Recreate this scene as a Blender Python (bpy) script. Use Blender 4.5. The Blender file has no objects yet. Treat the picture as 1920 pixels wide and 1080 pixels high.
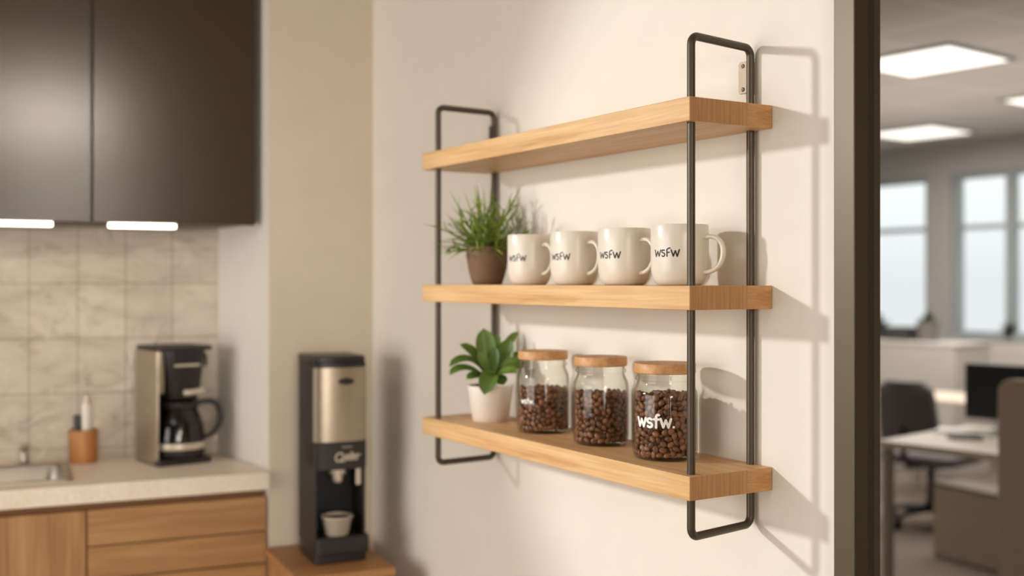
import bpy, math, random
import numpy as np
from mathutils import Vector, Matrix
random.seed(7)
PI = math.pi
SC = bpy.context.scene
COL = SC.collection
R = math.radians

# ------------------------------------------------------------------ camera numbers
CAM = Vector((1.2925, -1.2836, 1.40))
YAW = R(58.353)
def facing(x, y):                       # heading from a point towards the viewer's spot in the room
    return math.atan2(CAM.y - y, CAM.x - x)

# ------------------------------------------------------------------ mesh builder
class MB:
    def __init__(s):
        s.v = []; s.f = []; s.m = []
    def add(s, vs, fs, mi=0):
        o = len(s.v)
        s.v += [tuple(p) for p in vs]
        s.f += [tuple(i + o for i in f) for f in fs]
        s.m += [mi] * len(fs)
        return s
    def box(s, x0, x1, y0, y1, z0, z1, mi=0):
        vs = [(x, y, z) for z in (z0, z1) for y in (y0, y1) for x in (x0, x1)]
        return s.add(vs, [(0, 2, 3, 1), (4, 5, 7, 6), (0, 1, 5, 4), (1, 3, 7, 5), (3, 2, 6, 7), (2, 0, 4, 6)], mi)
    def prism(s, poly, z0, z1, mi=0):   # poly counter-clockwise
        n = len(poly)
        vs = [(x, y, z0) for x, y in poly] + [(x, y, z1) for x, y in poly]
        fs = [tuple(range(n - 1, -1, -1)), tuple(range(n, 2 * n))]
        fs += [(i, (i + 1) % n, n + (i + 1) % n, n + i) for i in range(n)]
        return s.add(vs, fs, mi)
    def lathe(s, prof, n=48, mi=0, c=(0, 0), sy=1.0, a0=0.0, a1=2 * PI):
        full = abs(a1 - a0 - 2 * PI) < 1e-6
        k = n if full else n + 1
        o = len(s.v); rows = []
        for r, z in prof:
            if r < 1e-7:
                rows.append([len(s.v)]); s.v.append((c[0], c[1], z))
            else:
                row = []
                for i in range(k):
                    a = a0 + (a1 - a0) * i / n
                    row.append(len(s.v)); s.v.append((c[0] + r * math.cos(a), c[1] + r * math.sin(a) * sy, z))
                rows.append(row)
        for A, B in zip(rows, rows[1:]):
            for i in range(n):
                j = (i + 1) % k
                if len(A) == 1 and len(B) == 1: continue
                if len(A) == 1: f = (A[0], B[j], B[i])
                elif len(B) == 1: f = (A[i], A[j], B[0])
                else: f = (A[i], A[j], B[j], B[i])
                s.f.append(f); s.m.append(mi)
        return s
    def tube(s, pts, rad, n=12, closed=False, mi=0, flat=1.0, up=None, caps=True):
        P = [Vector(p) for p in pts]; m = len(P)
        rads = rad if isinstance(rad, (list, tuple)) else [rad] * m
        T = []
        for i in range(m):
            a = P[(i - 1) % m] if (closed or i > 0) else P[i]
            b = P[(i + 1) % m] if (closed or i < m - 1) else P[i]
            T.append((b - a).normalized())
        N = Vector(up) if up else (Vector((0, 0, 1)) if abs(T[0].z) < .9 else Vector((1, 0, 0)))
        o = len(s.v)
        for i in range(m):
            N = (N - T[i] * N.dot(T[i])).normalized()
            B = T[i].cross(N)
            for k in range(n):
                a = 2 * PI * k / n
                s.v.append(tuple(P[i] + (N * math.cos(a) * flat + B * math.sin(a)) * rads[i]))
        for i in range(m if closed else m - 1):
            j = (i + 1) % m
            for k in range(n):
                l = (k + 1) % n
                s.f.append((o + i * n + k, o + i * n + l, o + j * n + l, o + j * n + k)); s.m.append(mi)
        if not closed and caps:
            s.f.append(tuple(o + k for k in range(n - 1, -1, -1))); s.m.append(mi)
            s.f.append(tuple(o + (m - 1) * n + k for k in range(n))); s.m.append(mi)
        return s
    def move(s, M, start=0):
        for i in range(start, len(s.v)):
            s.v[i] = tuple(M @ Vector(s.v[i]))
        return s
    def build(s, name, mats, parent=None, smooth=None, bevel=0, seg=2, loc=None, rz=0.0):
        me = bpy.data.meshes.new(name)
        me.from_pydata(s.v, [], s.f)
        if not isinstance(mats, (list, tuple)): mats = [mats]
        for m in mats: me.materials.append(m)
        if len(mats) > 1: me.polygons.foreach_set('material_index', s.m)
        if smooth is not None:
            me.polygons.foreach_set('use_smooth', [True] * len(me.polygons))
            me.set_sharp_from_angle(angle=R(smooth))
        me.update()
        o = bpy.data.objects.new(name, me); COL.objects.link(o)
        if parent: o.parent = parent
        if loc: o.location = loc
        o.rotation_euler.z = rz
        if bevel:
            b = o.modifiers.new('bevel', 'BEVEL'); b.width = bevel; b.segments = seg
            b.limit_method = 'ANGLE'; b.angle_limit = R(40)
            me.polygons.foreach_set('use_smooth', [True] * len(me.polygons))
            me.set_sharp_from_angle(angle=R(30)); b.harden_normals = False
        return o

def tag(o, label, cat, group=None):
    o['label'] = label; o['category'] = cat
    if group: o['group'] = group
    return o
def thing(name, label, cat, loc=(0, 0, 0), rz=0.0, group=None):
    o = bpy.data.objects.new(name, None); COL.objects.link(o)
    o.empty_display_size = .05
    o.location = loc; o.rotation_euler.z = rz
    return tag(o, label, cat, group)
def struct(o):
    o['kind'] = 'structure'; return o
def copy_tree(o, parent=None):
    c = o.copy(); COL.objects.link(c); c.parent = parent
    for ch in [x for x in bpy.data.objects if x.parent == o]:
        copy_tree(ch, c)
    return c

# ------------------------------------------------------------------ materials
def srgb(r, g, b):
    f = lambda c: c / 12.92 if c <= .04045 else ((c + .055) / 1.055) ** 2.4
    return (f(r / 255), f(g / 255), f(b / 255), 1)
class Mat:
    def __init__(s, name):
        s.m = bpy.data.materials.new(name); s.m.use_nodes = True
        s.nt = s.m.node_tree; s.n = s.nt.nodes; s.p = s.n['Principled BSDF']
    def node(s, t, **kw):
        q = s.n.new(t)
        for k, v in kw.items():
            if k in q.inputs.keys(): q.inputs[k].default_value = v
            else: setattr(q, k, v)
        return q
    def link(s, a, b): s.nt.links.new(a, b)
    def coord(s, scale=(1, 1, 1), out='Object', rot=(0, 0, 0)):
        t = s.node('ShaderNodeTexCoord'); mp = s.node('ShaderNodeMapping')
        mp.inputs['Scale'].default_value = scale; mp.inputs['Rotation'].default_value = rot
        s.link(t.outputs[out], mp.inputs['Vector']); return mp.outputs['Vector']
    def noise(s, vec, scale, detail=4, rough=.55, dist=0):
        q = s.node('ShaderNodeTexNoise', Scale=scale, Detail=detail, Roughness=rough, Distortion=dist)
        s.link(vec, q.inputs['Vector']); return q.outputs['Fac']
    def ramp(s, fac, stops):
        q = s.node('ShaderNodeValToRGB'); e = q.color_ramp.elements
        while len(e) > 1: e.remove(e[0])
        e[0].position = stops[0][0]; e[0].color = stops[0][1]
        for p, c in stops[1:]:
            k = e.new(p); k.color = c
        s.link(fac, q.inputs['Fac']); return q.outputs['Color']
    def mix(s, fac, a, b, mode='MIX'):
        q = s.node('ShaderNodeMix', data_type='RGBA', blend_type=mode)
        for i, x in ((0, fac), (6, a), (7, b)):
            if hasattr(x, 'is_linked') or isinstance(x, bpy.types.NodeSocket): s.link(x, q.inputs[i])
            else: q.inputs[i].default_value = x
        return q.outputs[2]
    def bump(s, h, strength=.2, dist=.002):
        b = s.node('ShaderNodeBump', Strength=strength, Distance=dist)
        s.link(h, b.inputs['Height']); s.link(b.outputs['Normal'], s.p.inputs['Normal'])
    def base(s, c):
        if isinstance(c, bpy.types.NodeSocket): s.link(c, s.p.inputs['Base Color'])
        else: s.p.inputs['Base Color'].default_value = c
        return s
    def set(s, **kw):
        for k, v in kw.items(): s.p.inputs[k.replace('_', ' ')].default_value = v
        return s

def plain(name, col, rough=.5, metal=0., var=.06, scale=40, bump=0., spec=.5):
    m = Mat(name); v = m.coord()
    n = m.noise(v, scale)
    lo = tuple(c * (1 - var) for c in col[:3]) + (1,); hi = tuple(min(1, c * (1 + var)) for c in col[:3]) + (1,)
    m.base(m.ramp(n, [(.3, lo), (.7, hi)]))
    m.set(Roughness=rough, Metallic=metal, Specular_IOR_Level=spec)
    if bump: m.bump(n, bump, .001)
    return m.m
def emit(name, col, st):
    m = Mat(name); m.base(col); m.set(Emission_Color=col, Emission_Strength=st); return m.m
def wood(name, axis, lo, mid, hi, fine=1.0, rough=.45, bump=.08):
    m = Mat(name)
    sc = [26 * fine] * 3; sc[axis] = 1.6 * fine
    v = m.coord(tuple(sc))
    a = m.noise(v, 1.6, 5, .6, .6)
    sc2 = [150 * fine] * 3; sc2[axis] = 5 * fine
    b = m.noise(m.coord(tuple(sc2)), 1.5, 3, .6)
    c = m.ramp(a, [(.25, lo), (.5, mid), (.75, hi)])
    d = m.ramp(b, [(.3, (.72, .66, .6, 1)), (.62, (1, 1, 1, 1))])
    m.base(m.mix(.55, c, d, 'MULTIPLY')); m.set(Roughness=rough, Specular_IOR_Level=.35)
    m.bump(b, bump, .0006)
    return m.m

M = {}
M['paint'] = plain('warm_white_wall_paint', srgb(233, 226, 214), .75, 0, .015, 14, .12, .25)
M['pillar'] = plain('beige_wall_paint', srgb(220, 207, 186), .75, 0, .02, 10, .08, .25)
M['side'] = plain('off_white_side_paint', srgb(226, 219, 210), .75, 0, .015, 12, .05, .25)
M['ceiling_paint'] = plain('ceiling_paint', srgb(205, 198, 188), .85, 0, .01, 10)
M['board'] = wood('honey_oak_board', 0, srgb(198, 148, 94), srgb(224, 181, 128), srgb(238, 201, 152))
M['lid'] = wood('bamboo_lid', 0, srgb(190, 138, 88), srgb(208, 158, 106), srgb(220, 174, 124), 1.3)
M['oak_h'] = wood('warm_oak_horizontal', 1, srgb(152, 108, 66), srgb(182, 136, 88), srgb(200, 156, 108), .7, .5)
M['oak_v'] = wood('warm_oak_vertical', 2, srgb(152, 108, 66), srgb(182, 136, 88), srgb(200, 156, 108), .7, .5)
M['oak_box'] = wood('reddish_oak', 1, srgb(158, 108, 66), srgb(178, 128, 82), srgb(190, 142, 94), .8, .5)
M['cup_wood'] = wood('holder_wood', 2, srgb(158, 102, 54), srgb(184, 126, 72), srgb(198, 142, 86), 1.0, .5)

# end grain of the shelf boards: upright streaks, and a second stave with level grain towards the wall
m = Mat('oak_end_grain')
tc = m.node('ShaderNodeTexCoord'); sep = m.node('ShaderNodeSeparateXYZ'); m.link(tc.outputs['Object'], sep.inputs[0])
a = m.noise(m.coord((1, 190, 7)), 1.2, 4, .6, .3)
b = m.noise(m.coord((1, 14, 120)), 1.4, 4, .6, 1.2)
ca = m.ramp(a, [(.25, srgb(168, 120, 76)), (.5, srgb(194, 144, 96)), (.75, srgb(210, 162, 114))])
cb = m.ramp(b, [(.3, srgb(184, 132, 84)), (.55, srgb(204, 152, 100)), (.75, srgb(216, 166, 116))])
gt = m.node('ShaderNodeMath', operation='GREATER_THAN'); m.link(sep.outputs['Y'], gt.inputs[0]); gt.inputs[1].default_value = -.054
m.base(m.mix(gt.outputs[0], ca, cb)); m.set(Roughness=.55, Specular_IOR_Level=.3); M['end'] = m.m

M['frame'] = plain('dark_bronze_metal', srgb(84, 74, 62), .42, .55, .05, 60, .02)
M['plate'] = plain('bronze_plate', srgb(142, 126, 106), .4, .5, .05, 60)
M['screw'] = plain('screw_metal', srgb(120, 106, 88), .35, .8, .05, 60)
M['ceramic'] = plain('cream_ceramic', srgb(230, 221, 206), .28, 0, .01, 20, 0, .5)
M['ink'] = plain('black_ink', srgb(30, 26, 24), .55, 0, .02, 60)
M['white_print'] = plain('white_print', srgb(250, 246, 238), .5, 0, .01, 60)
M['pot_brown'] = plain('brown_clay_pot', srgb(120, 94, 74), .75, 0, .08, 60, .15, .3)
M['pot_white'] = plain('pale_ceramic_pot', srgb(226, 214, 202), .5, 0, .02, 30, .03)
M['soil'] = plain('dark_soil', srgb(50, 38, 30), .95, 0, .3, 140, .6)
def leaf_mat(name, lo, hi, rough):
    m = Mat(name); g = m.node('ShaderNodeNewGeometry')
    n = m.noise(m.coord(), 26, 2)
    c1 = m.ramp(g.outputs['Random Per Island'], [(0, lo), (1, hi)])
    m.base(m.mix(.35, c1, m.ramp(n, [(.3, lo), (.7, hi)])))
    m.set(Roughness=rough, Specular_IOR_Level=.4, Subsurface_Weight=.0)
    return m.m
M['grass'] = leaf_mat('fine_grass_green', srgb(76, 104, 34), srgb(156, 176, 78), .5)
M['leaf'] = leaf_mat('glossy_leaf_green', srgb(58, 88, 34), srgb(118, 146, 64), .34)

def sheen(m, f0):                                    # mirror share: small face-on, strong at grazing angles
    lw = m.node('ShaderNodeLayerWeight', Blend=.5)
    pw = m.node('ShaderNodeMath', operation='POWER'); m.link(lw.outputs['Facing'], pw.inputs[0]); pw.inputs[1].default_value = 4.5
    ma = m.node('ShaderNodeMath', operation='MULTIPLY_ADD'); m.link(pw.outputs[0], ma.inputs[0]); ma.inputs[1].default_value = .6; ma.inputs[2].default_value = f0
    return ma
m = Mat('clear_glass'); m.n.remove(m.p)            # thin clear glass: see-through with a mirror sheen by angle
fr = sheen(m, .018); tr = m.node('ShaderNodeBsdfTransparent')
lw_ = m.node('ShaderNodeLayerWeight', Blend=.5); m.link(m.ramp(lw_.outputs['Facing'], [(0, (.97, .972, .96, 1)), (.60, (.94, .94, .915, 1)), (.84, (.62, .59, .52, 1)), (1, (.22, .20, .17, 1))]), tr.inputs['Color'])
gl = m.node('ShaderNodeBsdfGlossy', Color=(1, 1, 1, 1), Roughness=.03); mx = m.node('ShaderNodeMixShader')
m.link(fr.outputs[0], mx.inputs[0]); m.link(tr.outputs[0], mx.inputs[1]); m.link(gl.outputs[0], mx.inputs[2])
m.link(mx.outputs[0], m.n['Material Output'].inputs[0]); M['glass'] = m.m
m = Mat('smoky_glass'); m.n.remove(m.p)
fr = sheen(m, .05); tr = m.node('ShaderNodeBsdfTransparent', Color=(.42, .40, .38, 1))
gl = m.node('ShaderNodeBsdfGlossy', Color=(1, 1, 1, 1), Roughness=.06); mx = m.node('ShaderNodeMixShader')
m.link(fr.outputs[0], mx.inputs[0]); m.link(tr.outputs[0], mx.inputs[1]); m.link(gl.outputs[0], mx.inputs[2])
m.link(mx.outputs[0], m.n['Material Output'].inputs[0]); M['smoke'] = m.m

m = Mat('roasted_bean'); oi = m.node('ShaderNodeObjectInfo'); ge = m.node('ShaderNodeNewGeometry')
ad = m.node('ShaderNodeMath', operation='ADD'); m.link(oi.outputs['Random'], ad.inputs[0]); m.link(ge.outputs['Random Per Island'], ad.inputs[1])
fr = m.node('ShaderNodeMath', operation='FRACT'); m.link(ad.outputs[0], fr.inputs[0])
m.base(m.ramp(fr.outputs[0], [(0, srgb(96, 60, 40)), (.5, srgb(124, 82, 56)), (1, srgb(148, 102, 72))]))
m.set(Roughness=.42, Specular_IOR_Level=.45); M['bean'] = m.m
M['cabinet'] = plain('dark_taupe_lacquer', srgb(66, 53, 41), .2, 0, .02, 6, 0, .22)
M['cabinet_in'] = plain('dark_cabinet_body', srgb(62, 52, 43), .5, 0, .03, 10)
M['gap'] = plain('shadow_gap', srgb(128, 90, 56), .7, 0, .05, 20)
m = Mat('speckled_stone'); v = m.coord()
n1 = m.noise(v, 16, 5, .6); n2 = m.noise(v, 160, 3, .7)
m.base(m.mix(.5, m.ramp(n1, [(.35, srgb(238, 221, 198)), (.65, srgb(248, 234, 214))]), m.ramp(n2, [(.38, srgb(228, 209, 184)), (.52, srgb(250, 238, 220))])))
m.set(Roughness=.4); M['stone'] = m.m
# split-face stone tiles
m = Mat('split_stone_tile'); tc = m.node('ShaderNodeTexCoord'); sep = m.node('ShaderNodeSeparateXYZ'); m.link(tc.outputs['Object'], sep.inputs[0])
cmb = m.node('ShaderNodeCombineXYZ'); m.link(sep.outputs['Y'], cmb.inputs[0]); m.link(sep.outputs['Z'], cmb.inputs[1])
bk = m.node('ShaderNodeTexBrick', offset=0.0, Scale=1.0); bk.inputs['Brick Width'].default_value = .128; bk.inputs['Row Height'].default_value = .155
bk.inputs['Mortar Size'].default_value = .0022; bk.inputs['Mortar Smooth'].default_value = .6
bk.inputs['Color1'].default_value = srgb(216, 204, 188); bk.inputs['Color2'].default_value = srgb(206, 193, 176); bk.inputs['Mortar'].default_value = srgb(166, 150, 130)
m.link(cmb.outputs[0], bk.inputs['Vector'])
w = m.noise(m.coord((1, 5, 11)), 1.5, 5, .6, 1.2)
cr = m.ramp(w, [(.34, (.78, .75, .70, 1)), (.44, (1, 1, 1, 1))])
m.base(m.mix(.8, bk.outputs['Color'], cr, 'MULTIPLY')); m.set(Roughness=.7, Specular_IOR_Level=.3)
m.bump(w, .9, .03); M['tile'] = m.m
M['steel'] = plain('brushed_steel', srgb(172, 158, 140), .34, .95, .05, 30)
M['steel_side'] = plain('satin_steel_side', srgb(176, 162, 144), .38, .8, .05, 30)
M['sink'] = plain('sink_steel', srgb(170, 162, 150), .3, .9, .04, 20)
M['black'] = plain('black_plastic', srgb(34, 30, 27), .38, 0, .04, 30, 0, .5)
M['black_matte'] = plain('soft_black_plastic', srgb(44, 40, 36), .5, 0, .04, 30, 0, .4)
M['deep'] = plain('deep_black_recess', srgb(16, 14, 13), .6, 0, .04, 30)
M['pale'] = plain('pale_metal_trim', srgb(206, 192, 174), .35, .3, .03, 30)
M['pale_print'] = plain('pale_print', srgb(196, 184, 166), .5, 0, .02, 30)
M['white_plastic'] = plain('white_plastic', srgb(226, 218, 208), .45, 0, .02, 30)
M['bronze_door'] = plain('bronze_door_frame', srgb(98, 86, 68), .42, .35, .03, 4)
M['bronze_dark'] = plain('dark_bronze_reveal', srgb(84, 72, 57), .5, .25, .04, 4)
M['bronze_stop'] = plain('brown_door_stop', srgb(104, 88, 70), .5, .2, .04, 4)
M['office_wall'] = plain('office_wall_paint', srgb(176, 172, 166), .8, 0, .02, 5)
M['win_frame'] = plain('grey_window_frame', srgb(158, 162, 162), .5, 0, .02, 10)
m = Mat('acoustic_ceiling'); v = m.coord()
bk = m.node('ShaderNodeTexBrick', offset=0.0, Scale=1.0); bk.inputs['Brick Width'].default_value = .62; bk.inputs['Row Height'].default_value = .62
bk.inputs['Mortar Size'].default_value = .012; bk.inputs['Color1'].default_value = srgb(206, 198, 190); bk.inputs['Color2'].default_value = srgb(200, 192, 184); bk.inputs['Mortar'].default_value = srgb(226, 218, 210)
m.link(v, bk.inputs['Vector']); m.base(bk.outputs['Color']); m.set(Roughness=.9); M['acoustic'] = m.m
M['carpet'] = plain('brown_grey_carpet', srgb(120, 107, 96), .95, 0, .18, 60, .4, .1)
M['vinyl'] = plain('kitchen_floor', srgb(178, 166, 150), .6, 0, .06, 12)
M['desk'] = plain('pale_desk_laminate', srgb(222, 206, 186), .4, 0, .02, 12)
M['desk_leg'] = plain('desk_leg_paint', srgb(180, 170, 156), .5, .1, .02, 12)
M['beige_panel'] = plain('beige_panel', srgb(170, 150, 128), .6, 0, .03, 12)
M['fabric'] = plain('beige_partition_fabric', srgb(222, 200, 178), .85, 0, .05, 80, .1, .2)
M['chair'] = plain('charcoal_fabric', srgb(96, 90, 88), .8, 0, .08, 80, .1, .3)
M['grey_white'] = plain('grey_white_laminate', srgb(196, 188, 180), .6, 0, .02, 10)
M['dark_item'] = plain('dark_grey_plastic', srgb(58, 56, 54), .5, 0, .04, 20)
M['grey_pot'] = plain('grey_planter', srgb(116, 110, 104), .7, 0, .05, 20)
M['far_green'] = plain('dull_green_leaf', srgb(84, 92, 72), .7, 0, .15, 30)
M['paper'] = plain('white_paper', srgb(232, 226, 218), .7, 0, .02, 20)
M['lamp'] = emit('office_lamp_glow', (1, .92, .84, 1), 1.5)
M['lamp_warm'] = emit('warm_strip_glow', (1, .88, .74, 1), 7.0)

# ------------------------------------------------------------------ kitchen frame: turned 7 degrees from the shelf wall
KA = R(-7); KO = Vector((-1.52, 0, 0)); KM = Matrix.Translation(KO) @ Matrix.Rotation(KA, 4, 'Z')
def K(x, y, z=0): return KM @ Vector((x, y, z))
def kstruct(mb, name, mats, **kw): return struct(mb.build(name, mats, loc=KO, rz=KA, **kw))

# ================================================================== the setting
H = 2.7
b = MB().box(-1.54, .14, 0, .042, 0, H); b.box(1.40, 3.6, 0, .042, 0, H); b.box(.14, 1.40, 0, .042, 2.30, H)
struct(b.build('wall_back', M['paint']))
# beige pier left of the corner, with its returning side that closes the worktop niche
NC = (-.374, -.353)                       # inner corner of the niche, kitchen frame
kstruct(MB().prism([(0, -.286), (0, .02), (-.7, .02), (-.7, -.286)], 0, H), 'wall_pillar', M['pillar'])
sa = math.atan2(NC[1] + .2865, NC[0]); so = K(0, -.2865)
struct(MB().box(0, math.hypot(NC[0], NC[1] + .2865) + .02, -.05, 0, 0, H).build('wall_niche_side', M['side'], loc=so, rz=KA + sa))
# tiled wall: runs from the niche corner away to the left
tdir = Vector((-.446 + .374, -.817 + .353)); tdir = tdir.normalized(); TL = 1.35
te = (NC[0] + tdir.x * TL, NC[1] + tdir.y * TL)
ang = math.atan2(-tdir.x, -tdir.y)        # its own frame: local y along the wall, local x out of it
tile_o = K(NC[0], NC[1])
struct(MB().box(-.08, 0, -TL, .02, 0, H).build('wall_tiled', M['tile'], loc=tile_o, rz=KA - ang))
struct(MB().box(-4.2, 3.6, -5.4, .042, -.06, 0).build('floor', M['vinyl']))
struct(MB().box(-4.2, 3.6, -5.4, .042, H, H + .06).build('ceiling', M['ceiling_paint']))
struct(MB().box(-4.3, 3.7, -5.5, -5.4, 0, H).build('wall_front', M['paint']))
struct(MB().box(3.6, 3.7, -5.4, .042, 0, H).build('wall_right', M['paint']))
struct(MB().box(-4.3, -4.2, -5.4, .042, 0, H).build('wall_left', M['paint']))

# door frame in dark bronze at the right end of the shelf wall
b = MB().box(.137, .176, -.012, .018, 0, 2.262); b.box(1.364, 1.40, -.012, .018, 0, 2.262); b.box(.137, 1.40, -.012, .018, 2.262, 2.31)
struct(b.build('trim_1', M['bronze_door'], bevel=.0015))
b = MB().box(.140, .1745, .018, .031, 0, 2.262); b.box(1.366, 1.40, .018, .031, 0, 2.262)
struct(b.build('trim_2', M['bronze_dark']))
b = MB().box(.140, .176, .031, .0435, 0, 2.262); b.box(1.364, 1.40, .031, .0435, 0, 2.262); b.box(.14, 1.40, .018, .0435, 2.262, 2.30)
struct(b.build('trim_3', M['bronze_stop']))

# office behind the opening
OX0, OX1, OY1, OH = -7.6, 2.6, 7.0, 2.6
struct(MB().box(OX0, OX1, .042, OY1 + .2, -.06, 0).build('floor_office', M['carpet']))
struct(MB().box(OX0, OX1, .042, OY1 + .2, OH, OH + .06).build('ceiling_office', M['acoustic']))
struct(MB().box(OX0 - .1, OX0, .0, OY1 + .2, 0, OH + .06).build('wall_office_left', M['office_wall']))
struct(MB().box(OX1, OX1 + .1, .042, OY1 + .2, 0, OH + .06).build('wall_office_right', M['office_wall']))
WZ0, WZ1 = .93, 2.33
wins = [(-7.25, -6.25), (-6.02, -5.165), (-4.918, -3.62), (-3.38, -2.1), (-1.8, -.5)]
b = MB().box(OX0, OX1, OY1, OY1 + .18, 0, WZ0); b.box(OX0, OX1, OY1, OY1 + .18, WZ1, OH)
xs = [OX0] + [x for w in wins for x in w] + [OX1]
for i in range(0, len(xs), 2): b.box(xs[i], xs[i + 1], OY1, OY1 + .18, WZ0, WZ1)
struct(b.build('wall_office_window', M['office_wall']))
for i, (x0, x1) in enumerate(wins):
    b = MB(); y0, y1 = OY1 + .03, OY1 + .10
    b.box(x0, x1, y0, y1, WZ0, WZ0 + .05); b.box(x0, x1, y0, y1, WZ1 - .05, WZ1)
    b.box(x0, x0 + .04, y0, y1, WZ0 + .05, WZ1 - .05); b.box(x1 - .04, x1, y0, y1, WZ0 + .05, WZ1 - .05)
    b.box(x0 + .04, x1 - .04, y0 + .004, y1 - .004, 1.845, 1.885)
    if x1 - x0 > 1: b.box(x0 + .50, x0 + .58, y0 + .002, y1 - .002, WZ0 + .05, WZ1 - .05)
    w = struct(b.build('window_%d' % (i + 1), M['win_frame']))
    MB().box(x0 + .02, x1 - .02, OY1 + .06, OY1 + .066, WZ0 + .02, WZ1 - .02).build('window_pane', M['glass'], w)

# ================================================================== the wall shelf
SL, SD, ST = .885, .172, .037
tops = (1.6807, 1.394, 1.1053)
shelf = thing('wall_shelf', 'three-tier oak wall shelf hung on two dark metal loop frames', 'shelf', (0, 0, 0))
for zt, nm in zip(tops, ('top', 'middle', 'bottom')):
    b = MB(); b.box(-SL, 0, -SD, -.001, -ST, 0)
    b.m = [0, 0, 0, 1, 0, 1]
    o = b.build('shelf_board', [M['board'], M['end']], shelf, bevel=.0012, loc=(0, 0, zt))
def loop_frame(x, left):
    y0, y1, z0, z1, r, rc = -.156, -.0105, 1.009, 1.777, .0064, .014
    skew = -.009 if left else -.024
    pts = []
    for (cy, cz, a0) in ((y0 + rc, z0 + rc, PI), (y1 - rc, z0 + rc, 1.5 * PI), (y1 - rc, z1 - rc, 0), (y0 + rc, z1 - rc, .5 * PI)):
        for k in range(7):
            a = a0 + .5 * PI * k / 6
            yy = cy + rc * math.cos(a); pts.append((x + skew * (yy - y0) / (y1 - y0), yy, cz + rc * math.sin(a)))
    xr = x + skew
    fr = MB().tube(pts, r, 14, closed=True, up=(1, 0, 0)).build('loop_frame', M['frame'], shelf, smooth=60)
    # small screw plate welded to the rear upright just above the top board
    if left: px0, px1, zc = xr - .0075, xr + .0075, 1.722
    else: px0, px1, zc = xr - .027, xr - .003, 1.732
    h, w, rr = .026, (px1 - px0) / 2, .0045
    pl = []
    for (sx, sz, a0) in ((1, 1, 0), (-1, 1, .5 * PI), (-1, -1, PI), (1, -1, 1.5 * PI)):
        for k in range(5):
            a = a0 + .5 * PI * k / 4
            pl.append(((px0 + px1) / 2 + sx * (w - rr) + rr * math.cos(a), zc + sz * (h - rr) + rr * math.sin(a)))
    yp = -.0085 if not left else -.0168
    q = MB().prism(pl, 0, .0025)
    q.v = [(vx, yp - vz if True else 0, vy) for vx, vy, vz in q.v]
    plate = q.build('screw_plate', M['plate'] if not left else M['frame'], fr, bevel=.0005)
    for dz in (.019, -.019):
        c = ((px0 + px1) / 2 - (.0015 if not left else 0), zc + dz)
        s_ = MB().lathe([(0, 0), (.0036, 0), (.0034, .0012), (.0022, .0019), (.0012, .0019), (.001, .0008), (0, .0008)], 16)
        s_.v = [(c[0] + vx, yp - .0025 - vz, c[1] + vy) for vx, vy, vz in s_.v]
        s_.build('screw', M['screw'], fr, smooth=30)
loop_frame(-.015, False); loop_frame(-.841, True)

# ================================================================== lettering helper: pen strokes wrapped on a surface
def arc(cx, cy, rx, ry, a0, a1, n=12):
    return [(cx + rx * math.cos(R(a0 + (a1 - a0) * i / n)), cy + ry * math.sin(R(a0 + (a1 - a0) * i / n))) for i in range(n + 1)]
LET = {
 'w': (1.25, [[(.05, 1), (.34, .04), (.63, .86), (.92, .04), (1.2, 1)]]),
 's': (.72, [arc(.36, .75, .27, .25, 35, 270, 12) + arc(.36, .25, .29, .25, 90, -145, 12)[1:]]),
 'f': (.66, [[(.62, 1.42), (.52, 1.47), (.40, 1.43), (.32, 1.30), (.30, 1.1), (.30, 0)], [(.04, .93), (.58, .93)]]),
 'W': (1.25, [[(.05, 1), (.30, .02), (.62, .8), (.90, .02), (1.2, 1)]]),
 'S': (.66, [arc(.33, .75, .24, .22, 40, 270, 10) + arc(.33, .27, .27, .26, 90, -140, 10)[1:]]),
 'F': (.72, [[(.66, 1.20), (.52, 1.22), (.36, 1.12), (.20, 1.02), (.18, 0)], [(.18, .55), (.56, .60)]]),
 '.': (.4, [[(.14, .07), (.15, .07)]]),
 'Q': (1.3, [arc(.55, .5, .52, .56, 90, 450, 26), [(.78, .18), (1.05, -.1), (1.3, -.06)]]),
 'e': (.62, [[(.06, .42), (.5, .5)] + arc(.3, .42, .22, .34, 20, 320, 12)]),
 'l': (.34, [[(.1, .1), (.26, 1.0), (.18, 1.08), (.12, .2), (.24, .06)]]),
 'o': (.62, [arc(.3, .36, .22, .32, 0, 360, 14)]),
 'r': (.5, [[(.1, .72), (.14, .05)], [(.13, .5), (.28, .72), (.48, .66)]]),
}
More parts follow.
